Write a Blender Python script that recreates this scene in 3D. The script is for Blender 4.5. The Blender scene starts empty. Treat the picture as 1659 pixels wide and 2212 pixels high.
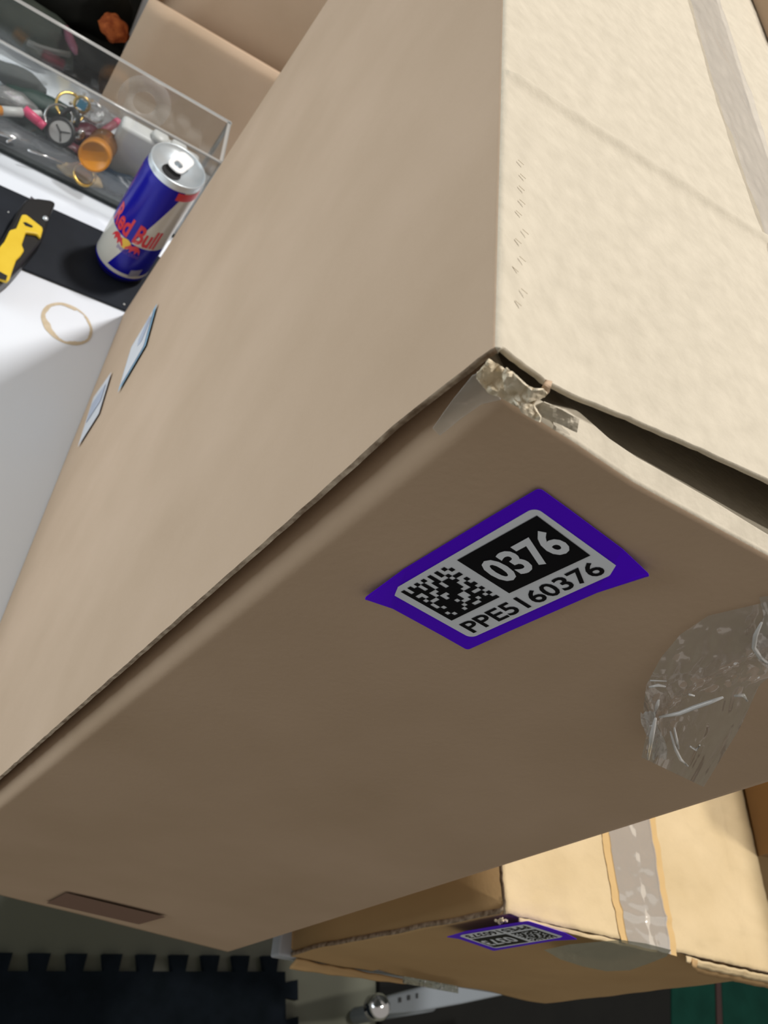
import bpy, math, random
import numpy as np
from mathutils import Vector, noise

# ------------------------------------------------------------------ camera
S = 0.54                       # metres per work unit; desk top is z = 0, unit z = -1
W_PX, H_PX, F_PX = 1659., 2212., 2013.8906448293656
RV = np.array([2.3979910657181036, 0.371352783233694, 0.7298478505669979]); TV = np.array([0.044438352536954315, -0.0665774085368449, 0.3641421695821761])
def rotm(r):
    t = np.linalg.norm(r); k = r / t
    K = np.array([[0, -k[2], k[1]], [k[2], 0, -k[0]], [-k[1], k[0], 0]])
    return np.eye(3) + math.sin(t) * K + (1 - math.cos(t)) * K @ K
RM = rotm(RV); CAM = -RM.T @ TV
def ray(p): return RM.T @ np.array([(p[0] - W_PX / 2) / F_PX, (p[1] - H_PX / 2) / F_PX, 1.])
def onz(p, z): d = ray(p); return CAM + d * (z - CAM[2]) / d[2]
def ony(p, y): d = ray(p); return CAM + d * (y - CAM[1]) / d[1]
def onx(p, x): d = ray(p); return CAM + d * (x - CAM[0]) / d[0]
def onpl(p, o, n):
    d = ray(p); o = np.array(o, float); n = np.array(n, float)
    return CAM + d * (n @ (o - CAM)) / (n @ d)
def Wd(p): return Vector((p[0] * S, p[1] * S, (p[2] + 1) * S))   # work units -> metres

sc = bpy.context.scene
col = sc.collection
cam_d = bpy.data.cameras.new('camera'); cam = bpy.data.objects.new('camera', cam_d); col.objects.link(cam)
cam_d.sensor_fit = 'HORIZONTAL'; cam_d.sensor_width = 36.; cam_d.lens = F_PX / W_PX * 36.
cam_d.clip_start = .01; cam_d.clip_end = 50
from mathutils import Matrix
m = Matrix(((RM[0][0], -RM[1][0], -RM[2][0]), (RM[0][1], -RM[1][1], -RM[2][1]), (RM[0][2], -RM[1][2], -RM[2][2]))).to_4x4()
m.translation = Wd(CAM); cam.matrix_world = m
sc.camera = cam
cam_d.dof.use_dof = True; cam_d.dof.focus_distance = .30; cam_d.dof.aperture_fstop = 40.0

# ------------------------------------------------------------------ light
sc.view_settings.view_transform = 'Standard'; sc.view_settings.look = 'None'
sc.view_settings.exposure = 0.0; sc.view_settings.gamma = 1.0
w = bpy.data.worlds.new('world'); sc.world = w; w.use_nodes = True
w.node_tree.nodes['Background'].inputs[0].default_value = (1.0, .93, .84, 1)
w.node_tree.nodes['Background'].inputs[1].default_value = .33
def area(name, loc, tgt, size, power, colr, size_y=None):
    l = bpy.data.lights.new(name, 'AREA'); o = bpy.data.objects.new(name, l); col.objects.link(o)
    l.energy = power; l.color = colr; l.shape = 'RECTANGLE'; l.size = size; l.size_y = size_y or size
    o.location = loc; o.rotation_euler = (Vector(tgt) - Vector(loc)).to_track_quat('-Z', 'Y').to_euler()
    return o
area('ceiling_lamp', (.46, 1.24, 3.2), (.1, .4, 0), .20, 78, (1., .975, .95), .28)
area('second_lamp', (1.0, .0, 3.2), (.2, .2, .3), .13, 36, (1., .955, .88), .13)
area('side_fill', (-1.05, .12, .22), (0, .22, .15), 0.8, 7.6, (.85, .95, 1.))  # cool fill near desk level, added to brighten the box's left side

# ------------------------------------------------------------------ materials
def new_mat(name):
    m = bpy.data.materials.new(name); m.use_nodes = True
    return m, m.node_tree, m.node_tree.nodes['Principled BSDF']
def plain(name, c, rough=.6, metal=0., spec=.5, coat=0., emit=None, alpha=None, trans=None):
    m, nt, b = new_mat(name)
    b.inputs['Base Color'].default_value = (*c, 1); b.inputs['Roughness'].default_value = rough
    b.inputs['Metallic'].default_value = metal; b.inputs['Specular IOR Level'].default_value = spec
    b.inputs['Coat Weight'].default_value = coat
    if trans: b.inputs['Transmission Weight'].default_value = trans
    return m
def noisy(name, c1, c2, scale, rough=.8, bump=.2, bscale=None, detail=6, stretch=(1, 1, 1), bdist=.0006, spec=.3):
    m, nt, b = new_mat(name); N = nt.nodes; L = nt.links
    tc = N.new('ShaderNodeTexCoord'); mp = N.new('ShaderNodeMapping'); mp.inputs['Scale'].default_value = stretch
    L.new(tc.outputs['Object'], mp.inputs[0])
    n1 = N.new('ShaderNodeTexNoise'); n1.inputs['Scale'].default_value = scale; n1.inputs['Detail'].default_value = detail
    L.new(mp.outputs[0], n1.inputs['Vector'])
    cr = N.new('ShaderNodeValToRGB'); cr.color_ramp.elements[0].color = (*c1, 1); cr.color_ramp.elements[1].color = (*c2, 1)
    cr.color_ramp.elements[0].position = .3; cr.color_ramp.elements[1].position = .7
    L.new(n1.outputs['Fac'], cr.inputs[0]); L.new(cr.outputs[0], b.inputs['Base Color'])
    n2 = N.new('ShaderNodeTexNoise'); n2.inputs['Scale'].default_value = bscale or scale * 3; n2.inputs['Detail'].default_value = detail
    L.new(mp.outputs[0], n2.inputs['Vector'])
    bp = N.new('ShaderNodeBump'); bp.inputs['Strength'].default_value = bump; bp.inputs['Distance'].default_value = bdist
    L.new(n2.outputs['Fac'], bp.inputs['Height']); L.new(bp.outputs[0], b.inputs['Normal'])
    b.inputs['Roughness'].default_value = rough; b.inputs['Specular IOR Level'].default_value = spec
    return m
def film(name, tint=(1, 1, 1), haze=.12, hcol=(.8, .8, .8), rough=.12, gloss=.5, bump=0., bscale=60., bdist=.001):
    """clear plastic: see-through + a little haze + fresnel gloss"""
    m = bpy.data.materials.new(name); m.use_nodes = True; nt = m.node_tree; N = nt.nodes; L = nt.links
    N.remove(N['Principled BSDF']); out = N['Material Output']
    tr = N.new('ShaderNodeBsdfTransparent'); tr.inputs[0].default_value = (*tint, 1)
    df = N.new('ShaderNodeBsdfDiffuse'); df.inputs[0].default_value = (*hcol, 1)
    gl = N.new('ShaderNodeBsdfGlossy'); gl.inputs['Roughness'].default_value = rough
    m1 = N.new('ShaderNodeMixShader'); m1.inputs[0].default_value = haze
    L.new(tr.outputs[0], m1.inputs[1]); L.new(df.outputs[0], m1.inputs[2])
    lw = N.new('ShaderNodeLayerWeight'); lw.inputs[0].default_value = .35
    mu = N.new('ShaderNodeMath'); mu.operation = 'MULTIPLY_ADD'; mu.inputs[1].default_value = gloss; mu.inputs[2].default_value = .04
    L.new(lw.outputs['Fresnel'], mu.inputs[0])
    m2 = N.new('ShaderNodeMixShader'); L.new(mu.outputs[0], m2.inputs[0])
    L.new(m1.outputs[0], m2.inputs[1]); L.new(gl.outputs[0], m2.inputs[2]); L.new(m2.outputs[0], out.inputs[0])
    if bump:
        tc = N.new('ShaderNodeTexCoord'); n2 = N.new('ShaderNodeTexNoise'); n2.inputs['Scale'].default_value = bscale
        n2.inputs['Detail'].default_value = 3; L.new(tc.outputs['Object'], n2.inputs['Vector'])
        bp = N.new('ShaderNodeBump'); bp.inputs['Strength'].default_value = bump; bp.inputs['Distance'].default_value = bdist
        L.new(n2.outputs['Fac'], bp.inputs['Height'])
        for n in (df, gl, lw): L.new(bp.outputs[0], n.inputs['Normal'])
    return m

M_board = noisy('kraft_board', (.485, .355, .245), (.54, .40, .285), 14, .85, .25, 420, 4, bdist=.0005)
M_board_lit = noisy('kraft_board_dimpled_lit', (.49, .440, .352), (.555, .50, .403), 160, .9, .4, 380, 5, bdist=.0007)  # paler copy of the kraft board; light on the top put into its colour
M_yside_lit = noisy('ochre_board_lit', (.56, .43, .245), (.65, .51, .31), 22, .85, .6, 55, 5, bdist=.003)  # paler copy of the ochre board, brightness of the lit top in its colour
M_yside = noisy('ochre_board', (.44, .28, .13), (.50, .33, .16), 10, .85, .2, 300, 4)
M_edge = noisy('board_cut_edge', (.14, .09, .055), (.42, .33, .24), 240, .9, .6, 500, 3)
M_inside_shade = noisy('board_inside_shaded', (.16, .11, .07), (.20, .14, .09), 20, .9, .2, 300)  # darker copy of the kraft board, shade inside the box in its colour
M_torn = noisy('torn_liner', (.58, .48, .33), (.78, .71, .58), 90, .85, .3, 200, 5, bdist=.0008)
M_tape = film('clear_tape', (.97, .97, .97), .30, (.66, .62, .60), .14, .55, .35, 45, .001)
M_tape2 = film('clear_tape_worn', (.97, .97, .96), .55, (.74, .71, .67), .12, .4, .3, 55, .001)
M_film = film('loose_film', (.98, .98, .98), .15, (.82, .80, .78), .13, .30, .5, 45, .003)
M_glass = film('acrylic', (.95, .96, .96), .045, (.62, .66, .68), .05, .32)
M_rim = film('acrylic_edge', (.8, .82, .82), .62, (.50, .50, .49), .15, .6)
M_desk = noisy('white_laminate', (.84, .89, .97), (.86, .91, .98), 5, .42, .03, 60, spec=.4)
M_purple = plain('purple_ink', (.10, .0015, .85), .5, spec=.12)
M_labelwhite = plain('label_white', (.80, .86, .96), .4, spec=.35)
M_ink = plain('black_ink', (.004, .004, .007), .5, spec=.12)

# ------------------------------------------------------------------ mesh helpers
def link(o, parent=None):
    col.objects.link(o)
    if parent: o.parent = parent
    return o
def empty(name, label, cat, loc=(0, 0, 0), group=None, rz=0):
    o = bpy.data.objects.new(name, None); o.location = loc; o.rotation_euler = (0, 0, rz); o.empty_display_size = .02
    col.objects.link(o); o['label'] = label; o['category'] = cat
    if group: o['group'] = group
    return o
def tag(o, label, cat, group=None):
    o['label'] = label; o['category'] = cat
    if group: o['group'] = group
    return o
def mesh(name, vs, fs, mat, parent=None, smooth=False, mats=None, mi=None):
    """vs are world metres; if the parent sits elsewhere the vertices are moved into its frame"""
    me = bpy.data.meshes.new(name)
    if parent is not None:
        wm = Matrix(); q = parent
        while q is not None: wm = Matrix.LocRotScale(q.location, q.rotation_euler, None) @ wm; q = q.parent
        bpy_inv = wm.inverted()
        vs = [bpy_inv @ Vector(v) for v in vs]
    me.from_pydata([tuple(v) for v in vs], [], fs); me.update()
    for mm in (mats or [mat]): me.materials.append(mm)
    if mi:
        for p, k in zip(me.polygons, mi): p.material_index = k
    if smooth:
        for p in me.polygons: p.use_smooth = True
    o = bpy.data.objects.new(name, me)
    return link(o, parent)
def grid(name, f, nu, nv, mat, parent=None, thick=0., smooth=True, offset=-1., mats=None, world=False, closed=False):
    vs = []
    for i in range(nu + 1):
        for j in range(nv + 1):
            p = f(i / nu, j / nv); vs.append(Vector(p) if world else Wd(p))
    fs = [(i * (nv + 1) + j, (i + 1) * (nv + 1) + j, (i + 1) * (nv + 1) + j + 1, i * (nv + 1) + j + 1) for i in range(nu) for j in range(nv)]
    o = mesh(name, vs, fs, mat, parent, smooth, mats=mats)
    if thick:
        md = o.modifiers.new('thickness', 'SOLIDIFY'); md.thickness = thick; md.offset = offset
        if mats and len(mats) > 1: md.material_offset_rim = 1
    return o
def box_vf(c, s, R=None):
    c = Vector(c); vs = []
    for x in (-.5, .5):
        for y in (-.5, .5):
            for z in (-.5, .5):
                v = Vector((x * s[0], y * s[1], z * s[2])); vs.append(c + (R @ v if R else v))
    fs = [(0, 1, 3, 2), (4, 6, 7, 5), (0, 4, 5, 1), (2, 3, 7, 6), (0, 2, 6, 4), (1, 5, 7, 3)]
    return vs, fs
def box(name, c, s, mat, parent=None, R=None, bev=0.):
    vs, fs = box_vf(c, s, R); o = mesh(name, vs, fs, mat, parent)
    if bev:
        md = o.modifiers.new('bevel', 'BEVEL'); md.width = bev; md.segments = 3
        for p in o.data.polygons: p.use_smooth = True
    return o
def boxes(name, lst, mat, parent=None):
    V, F = [], []
    for c, s, R in lst:
        v, f = box_vf(c, s, R); k = len(V); V += v; F += [tuple(a + k for a in q) for q in f]
    return mesh(name, V, F, mat, parent)
def lathe(name, prof, mat, parent=None, n=48, M=None, smooth=True, mats=None, mi=None):
    """prof: (r, z) list in metres; M places it"""
    M = M or Matrix(); V = []; F = []; MI = []
    for r, z in prof:
        for k in range(n):
            a = 2 * math.pi * k / n; V.append(M @ Vector((r * math.cos(a), r * math.sin(a), z)))
    for i in range(len(prof) - 1):
        for k in range(n):
            F.append((i * n + k, i * n + (k + 1) % n, (i + 1) * n + (k + 1) % n, (i + 1) * n + k))
            if mi: MI.append(mi[i])
    return mesh(name, V, F, mat, parent, smooth, mats=mats, mi=MI if mi else None)
def tube(name, pts, r, mat, parent=None, n=10, caps=True):
    pts = [Vector(p) for p in pts]; V = []; F = []
    up = Vector((0, 0, 1))
    for i, p in enumerate(pts):
        d = (pts[min(i + 1, len(pts) - 1)] - pts[max(i - 1, 0)]).normalized()
        a = d.cross(up); a = a.normalized() if a.length > 1e-3 else Vector((1, 0, 0)); b = d.cross(a)
        rr = r[i] if isinstance(r, (list, tuple)) else r
        for k in range(n):
            t = 2 * math.pi * k / n; V.append(p + a * math.cos(t) * rr + b * math.sin(t) * rr)
    for i in range(len(pts) - 1):
        for k in range(n): F.append((i * n + k, i * n + (k + 1) % n, (i + 1) * n + (k + 1) % n, (i + 1) * n + k))
    if caps: F.append(tuple(range(n))[::-1]); F.append(tuple((len(pts) - 1) * n + k for k in range(n)))
    return mesh(name, V, F, mat, parent, True)
def align(loc, d, spin=0.):
    q = Vector(d).normalized().to_track_quat('Z', 'Y'); return Matrix.Translation(Vector(loc)) @ q.to_matrix().to_4x4() @ Matrix.Rotation(spin, 4, 'Z')
def interp(x, xs, ys): return float(np.interp(x, xs, ys))
def nz(x, y, z=0.): return noise.noise(Vector((x, y, z)))
def poly(name, pts2, f, mat, parent=None, cuts=0, thick=0.):
    """filled outline: pts2 in a plane, f maps (u,v) to work units"""
    import bmesh
    bm = bmesh.new(); vs = [bm.verts.new((p[0], p[1], 0)) for p in pts2]; bm.faces.new(vs)
    if cuts: bmesh.ops.triangulate(bm, faces=bm.faces[:]); bmesh.ops.subdivide_edges(bm, edges=bm.edges[:], cuts=cuts, use_grid_fill=True)
    bm.verts.ensure_lookup_table(); bm.verts.index_update()
    V = [Wd(f(v.co.x, v.co.y)) for v in bm.verts]; F = [tuple(v.index for v in q.verts) for q in bm.faces]; bm.free()
    o = mesh(name, V, F, mat, parent)
    if thick:
        md = o.modifiers.new('t', 'SOLIDIFY'); md.thickness = thick; md.offset = 0
    return o
def rrect(u0, v0, u1, v1, ru, rv, n=6):
    P = []
    for cx, cy, a0 in ((u1 - ru, v0 + rv, -90), (u1 - ru, v1 - rv, 0), (u0 + ru, v1 - rv, 90), (u0 + ru, v0 + rv, 180)):
        for k in range(n + 1):
            a = math.radians(a0 + 90 * k / n); P.append((cx + ru * math.cos(a), cy + rv * math.sin(a)))
    return P
def text_vf(s, bold=.0, resolution=3):
    c = bpy.data.curves.new('t', 'FONT'); c.body = s; c.size = 1; c.offset = bold; c.resolution_u = resolution; c.fill_mode = 'BOTH'
    o = bpy.data.objects.new('t', c); col.objects.link(o)
    bpy.context.view_layer.update()
    me = bpy.data.meshes.new_from_object(o.evaluated_get(bpy.context.evaluated_depsgraph_get()))
    V = np.array([v.co[:2] for v in me.vertices]); F = [tuple(p.vertices) for p in me.polygons]
    bpy.data.objects.remove(o); bpy.data.curves.remove(c); bpy.data.meshes.remove(me)
    V -= V.min(0); V /= V.max(0)
    return V, F
def text_on(name, s, rect, f, mat, parent, bold=.02):
    V, F = text_vf(s, bold); u0, v0, u1, v1 = rect
    return mesh(name, [Wd(f(u0 + (u1 - u0) * a, v1 + (v0 - v1) * b)) for a, b in V], F, mat, parent)

# ------------------------------------------------------------------ the setting: floor
M_floor = noisy('dark_olive_floor', (.105, .108, .080), (.15, .152, .112), 3, .35, .1, 40, spec=.5)
FZ = -2.35
fl = mesh('floor', [Wd(p) for p in ((-8, -6, FZ), (12, -6, FZ), (12, 12, FZ), (-8, 12, FZ))], [(0, 1, 2, 3)], M_floor); fl['kind'] = 'structure'

M_wall = noisy('dark_wall', (.05, .055, .05), (.07, .075, .07), 4, .9, .1, 60)
wb = mesh('wall_back', [Wd(p) for p in ((-8, 5.2, FZ), (12, 5.2, FZ), (12, 5.2, 2.6), (-8, 5.2, 2.6))], [(0, 1, 2, 3)], M_wall); wb['kind'] = 'structure'
# ------------------------------------------------------------------ white desks
def desk(name, label, tl, tr, fr, flc, th, legs, mat):
    root = empty(name, label, 'desk', Wd(((tl[0] + tr[0]) / 2, (tl[1] + flc[1]) / 2, FZ)))
    t = [(*p, -1.0005) for p in (flc, fr, tr, tl)]; b = [(*p, -1.0005 - th) for p in (flc, fr, tr, tl)]
    o = mesh('desktop', [Wd(p) for p in t + b], [(0, 1, 2, 3), (7, 6, 5, 4), (0, 4, 5, 1), (1, 5, 6, 2), (2, 6, 7, 3), (3, 7, 4, 0)], mat, root)
    md = o.modifiers.new('b', 'BEVEL'); md.width = .0015; md.segments = 2
    for x, y in legs:
        z0, z1 = Wd((x, y, FZ)).z, Wd((x, y, -1 - th)).z
        c = Wd((x, y, 0)); box('leg', (c.x, c.y, (z0 + z1) / 2), (.04, .04, z1 - z0), M_legm, root, bev=.003)
    return root
M_legm = plain('grey_metal', (.35, .36, .38), .4, .6)
desk('white_desk', 'white desk under the big box, soda can and clear bin', (-2.2, 2.9), (.38, 2.9), (.38, .035), (-2.2, .035), .033,
     [(-2.05, .5), (.30, 1.2), (-2.05, 2.8), (.30, 2.8)], M_desk)
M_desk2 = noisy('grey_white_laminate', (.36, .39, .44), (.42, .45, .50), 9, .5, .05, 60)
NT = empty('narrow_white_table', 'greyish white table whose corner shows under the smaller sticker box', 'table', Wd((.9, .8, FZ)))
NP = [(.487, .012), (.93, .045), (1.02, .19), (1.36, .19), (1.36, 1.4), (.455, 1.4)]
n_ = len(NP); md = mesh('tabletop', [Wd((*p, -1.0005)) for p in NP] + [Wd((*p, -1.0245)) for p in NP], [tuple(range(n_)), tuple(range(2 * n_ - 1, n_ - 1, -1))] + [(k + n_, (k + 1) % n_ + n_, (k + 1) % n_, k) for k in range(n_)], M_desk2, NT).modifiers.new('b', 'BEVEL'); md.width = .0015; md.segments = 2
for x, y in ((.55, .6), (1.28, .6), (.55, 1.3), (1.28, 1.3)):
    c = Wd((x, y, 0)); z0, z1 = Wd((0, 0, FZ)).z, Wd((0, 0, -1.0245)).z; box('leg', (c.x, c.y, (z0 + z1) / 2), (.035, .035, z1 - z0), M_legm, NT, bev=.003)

# ------------------------------------------------------------------ big box
BX = empty('cardboard_box', 'large brown cardboard box with a crushed corner, wide open top seam and purple 0376 sticker', 'box', Wd((.2, .47, -1)))
TZ = [-.003, -.009, -.011, -.009, -.004, .001, .006]
TE = [onz(q, z) for q, z in zip(((1072, 757), (1180, 820), (1250, 855), (1373, 907), (1496, 959), (1659, 1033)), TZ)]
TEX = [0.] + [p[0] for p in TE[1:]] + [.411]; TEY = [-.001] + [p[1] for p in TE[1:]] + [TE[-1][1] + .02]
def lid_front(x): return interp(x, TEX, TEY)
def top_z(x, y): return interp(x, TEX, [0.] + TZ[1:]) * math.exp(-(max(0, y) / .13) ** 2) + .0 * .0035 * math.sin(math.pi * min(1, max(0, x / .41))) * math.exp(-((y - .1) / .3) ** 2)
def body(s, t):
    # s 0..1: bottom of left side, up, round the corner, over the top ; t front -> back
    jag = .0009 * nz(s * 160, 3.1) + .0005 * nz(s * 600, 8)
    if s < .6:
        z = -1 + (s / .6) * .996; yf = interp(z, [-1, -.65, -.29, -.136, -.07, -.016, -.004], [.009, .008, .006, .005, .006, .001, -.001]) + jag
        x = -.0012 * math.sin(math.pi * (z + 1)) * math.sin(math.pi * min(1, t * 1.5))
        if z < -.9: x += .0
        y = yf + (.945 - yf) * t ** 1.6
        return (x, y, z)
    if s < .64:
        a = (s - .6) / .04 * math.pi / 2; y = -.001 + jag + .946 * t ** 1.6
        return (.003 * (1 - math.cos(a)), y, -.004 + .004 * math.sin(a) + interp(math.sin(a), [0, 1], [0, top_z(.003, y)]))
    x = .003 + .408 * ((s - .64) / .36) ** 1.3; yf = lid_front(x) + jag; tt = t ** 1.6; y = yf + (.945 - yf) * tt
    yc = y - .2165 - .246 * x
    cr = .0036 * math.exp(-(yc / (.0036 if yc > 0 else .0050)) ** 2) * min(1, x / .01)
    soft = .0005 * nz(x * 30, y * 30) + .00035 * nz(x * 90, y * 90)
    return (x, y, top_z(x, y) + cr + soft)
def tcurve(t): return t
def body_g(s, t):
    # finer rows near the front edge and the crease
    tt = t ** 1.0
    return body(s, tt)
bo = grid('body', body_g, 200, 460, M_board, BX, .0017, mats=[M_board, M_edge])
bo.data.materials.append(M_board_lit)
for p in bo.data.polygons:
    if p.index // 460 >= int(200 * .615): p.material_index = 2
M_bo_count = None
# back, right and bottom walls of the same carton
mesh('back_panel', [Wd(p) for p in ((.004, .943, -1), (.408, .943, -1), (.408, .943, .012), (.004, .943, -.002))], [(0, 1, 2, 3)], M_board, BX)
mesh('side_panel', [Wd(p) for p in ((.409, .02, -1), (.409, .943, -1), (.409, .943, .012), (.409, .02, -.02))], [(0, 1, 2, 3)], M_board, BX)
mesh('bottom_panel', [Wd(p) for p in ((.004, .01, -.9985), (.408, .01, -.9985), (.408, .943, -.9985), (.004, .943, -.9985))], [(0, 1, 2, 3)], M_board, BX)
# front end panel: rounded at its left, folded back at its top
RX, RZ = zip(*[(p[0], p[2]) for p in [ony(q, 0) for q in ((1165, 905), (1250, 959), (1373, 1042), (1496, 1109), (1659, 1198))]])
RX = [0, .03] + list(RX) + [.25, .411]; RZ = [-.021, -.021] + list(RZ) + [-.014, -.012]
LX, LY = zip(*[(p[0], p[1]) for p in [onz(q, -.018) for q in ((1190, 878), (1250, 887), (1319, 944), (1422, 1008), (1546, 1089), (1659, 1168))]])
LX = [0, .02] + list(LX) + [.25, .411]; LY = [.006, .008] + [max(.003, v) for v in LY] + [.005, .006]
def endp(u, v):
    # u across, v: 0 bottom .. .75 ridge .. .85 lip .. 1 inner
    r = .017 - .006 * (1 - v)
    x = .0105 + (.4005) * u ** 1.8
    zr = interp(x, RX, RZ); ly = interp(x, LX, LY)
    bend = 0.
    if x < .0105 + r:
        q = 1 - (x - .0105) / r; bend = .022 * (1 - math.sqrt(max(0, 1 - q * q)))
    dent = .0015 * math.sin(math.pi * u) * nz(u * 3, v * 3)
    if v < .7: z = -.9985 + (zr - .004 + .9985) * (v / .7); y = 0.
    elif v < .76: q = (v - .7) / .06; z = zr - .004 + .004 * math.sin(q * math.pi / 2); y = .0025 * (1 - math.cos(q * math.pi / 2))
    elif v < .86: q = (v - .76) / .1; z = zr + .003 * q; y = .0025 + (max(ly, .006) - .0025) * q
    else: q = (v - .86) / .14; z = zr + .003 - .005 * math.sin(min(1, q * 8) * math.pi / 2) - .055 * q; y = max(ly, .006) + .16 * q
    y += bend * (1 if v < .86 else .5)
    if v < .7:
        y += .004 * math.exp(-((x - .05) / .05) ** 2) * math.exp(-((z + .03) / .03) ** 2) * 0
    return (x, y + (dent if v < .7 else 0), z)
fp = grid('end_panel', endp, 150, 200, M_board, BX, .0012, mats=[M_board, M_edge])
fp.data.materials.append(M_inside_shade); fp.data.materials.append(M_board_lit)
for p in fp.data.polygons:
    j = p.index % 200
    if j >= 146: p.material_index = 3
# inner sheet behind the seam; shade of the gap put into its dark colour
grid('inner_side', lambda u, v: (.016, .012 + .9 * v, -.95 + .90 * u), 4, 4, M_inside_shade, BX, .002)

# crushed, torn corner
def crumple(name, outline, dep, seed, mat, amp=.003, parent=BX, base=-.004):
    P = [(a, b) for a, b in outline]
    def f(a, b):
        d = base + dep * (nz(a * .03 + seed, b * .03) + .35 * nz(a * .08, b * .08 + seed))
        return ony((a, b), d)
    o = poly(name, P, f, mat, parent, cuts=5, thick=.0004)
    return o
crumple('torn_corner', [(1044, 792), (1056, 776), (1070, 784), (1068, 800), (1082, 808), (1088, 796), (1105, 806), (1122, 818), (1142, 836), (1160, 840), (1178, 846), (1176, 858), (1160, 864), (1152, 872), (1168, 898), (1166, 910), (1148, 904), (1126, 884), (1100, 868), (1076, 856), (1058, 850), (1046, 838), (1030, 818), (1030, 806)], .006, 1.3, M_torn)
crumple('torn_liner', [(1086, 806), (1094, 794), (1112, 808), (1130, 826), (1150, 842), (1174, 840), (1182, 850), (1166, 862), (1140, 868), (1118, 876), (1108, 862), (1090, 842)], .008, 7.7, M_torn, base=-.009)
crumple('torn_liner', [(1118, 872), (1136, 866), (1152, 876), (1168, 900), (1166, 912), (1146, 902), (1126, 890)], .006, 4.2, M_torn, base=-.008)
crumple('torn_scrap', [(1170, 836), (1180, 820), (1192, 824), (1186, 846), (1178, 856)], .004, 2.2, M_board, base=.004)
crumple('torn_scrap', [(1150, 880), (1175, 868), (1215, 884), (1250, 905), (1246, 934), (1215, 918), (1172, 902)], .003, 9.2, M_board_lit, base=.003)
# wisp of clear tape that runs from the crushed corner down the edge
crumple('tape_scrap', [(1020, 812), (1034, 806), (1070, 850), (1082, 862), (1040, 872), (1000, 900), (950, 940), (935, 925), (975, 868)], .0006, 3.3,
        film('tape_scrap_film', (.98, .98, .98), .2, (.72, .68, .62), .25, .15), base=-.0022)

# ---- stickers
def sticker(parent, corners, rows, number, serial, seed, curl=.004, plane=None):
    """corners TL, TR, BR, BL in work units, as read"""
    TL, TR, BR, BL = [np.array(c, float) for c in corners]
    n = np.cross(TR - TL, BL - TL); n /= np.linalg.norm(n)
    if n[1] > 0 and abs(n[1]) > .5: n = -n
    if abs(n[0]) > .5 and n[0] > 0: n = -n
    ar = np.linalg.norm(TR - TL) / np.linalg.norm(BL - TL)
    def F(h):
        def f(u, v):
            p = (1 - u) * (1 - v) * TL + u * (1 - v) * TR + u * v * BR + (1 - u) * v * BL
            lift = h
            for cu, cv, k in ((0, 0, 1), (1, 1, 1), (0, 1, .1), (1, 0, .1)):
                d = math.hypot((u - cu) * ar, v - cv)
                if d < .22: lift += curl * k * (1 - d / .22) ** 2
            return p + n * lift
        return f
    rv = .085; st = poly('label_sticker', rrect(0, 0, 1, 1, .018, .03), F(.0012), M_purple, parent, cuts=3, thick=.0001)
    st['label'] = 'purple bordered inventory sticker'
    poly('white_print', rrect(.0865, .105, .918, .895, .035, .055), F(.0016), M_labelwhite, st)
    poly('black_block', [(.470, .158), (.892, .165), (.885, .655), (.467, .640)], F(.0019), M_ink, st)
    text_on('number_print', number, (.503, .27, .868, .545), F(.0022), M_labelwhite, st, .03)
    text_on('serial_print', serial, (.130, .70, .868, .855), F(.0019), M_ink, st, .018)
    rnd = random.Random(seed); N = 14; V = []; Fc = []
    f = F(.0019); u0, v0, u1, v1 = .130, .155, .418, .632
    for i in range(N):
        for j in range(N):
            on = rows[j][i] == '#'
            if not on: continue
            a, b = u0 + (u1 - u0) * i / N, v0 + (v1 - v0) * j / N; c, d = a + (u1 - u0) / N * 1.02, b + (v1 - v0) / N * 1.02
            k = len(V); V += [Wd(f(*q)) for q in ((a, b), (c, b), (c, d), (a, d))]; Fc.append((k, k + 1, k + 2, k + 3))
    mesh('code_print', V, Fc, M_ink, st)
    return st
CODE1 = ['#.#.#.#.#.#.#.', '#.##.#..#.#..#', '####.#.##..#..', '#..###.#.##.##', '##.#..##.###..', '#.##.######..#',
         '##..#..####.#.', '#.###.####..##', '#.######..###.', '##.###.#..#..#', '#######..####.', '#.####.###.#.#', '##.##.##..###.', '##############']
CODE2 = ['#.#.#.#.#.#.#.', '#.#..##.#..#.#', '##.##.#.###...', '#.##.##.#..#.#', '###.#..###.##.', '#..##.##.#...#',
         '##.#..#.###.#.', '#.##.##..#.###', '##...#.##.##..', '#.##.#..#.#.##', '##.##.##.##...', '#..#.##..#.#.#', '##.##..#.##.#.', '##############']
sticker(BX, [ony(p, 0) for p in ((787, 1277), (1165, 1048), (1404, 1226), (1010, 1399))], CODE1, '0376', 'PPE5160376', 5, .0045)
def plain_label(corners, cols, lab):
    A = [onx(p, 0) for p in corners]
    f = lambda h: (lambda u, v: (1 - u) * (1 - v) * A[0] + u * (1 - v) * A[1] + u * v * A[2] + (1 - u) * v * A[3] + np.array([-h, 0, 0]))
    o = poly('paper_label', [(0, 0), (1, 0), (1, 1), (0, 1)], f(.0025), cols[0], BX, cuts=3); o['label'] = lab
    return o, f
M_lab1 = plain('label_blue', (.25, .47, .66), .5); M_lab2 = plain('label_pale', (.62, .64, .68), .5); M_lab3 = plain('label_grey', (.40, .45, .56), .5)
o, f = plain_label(((343, 657), (287, 752), (258, 850), (318, 748)), [M_lab1], 'white label with a pale blue border')
poly('label_print', rrect(.08, .06, .94, .94, .05, .05), f(.0032), M_lab2, o); poly('label_stamp', [(.1, .25), (.25, .05), (.55, .3), (.5, .5), (.3, .6)], f(.0036), M_lab3, o)
o, f = plain_label(((244, 805), (205, 860), (171, 968), (217, 895)), [M_lab2], 'white label with a grey panel')
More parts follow.
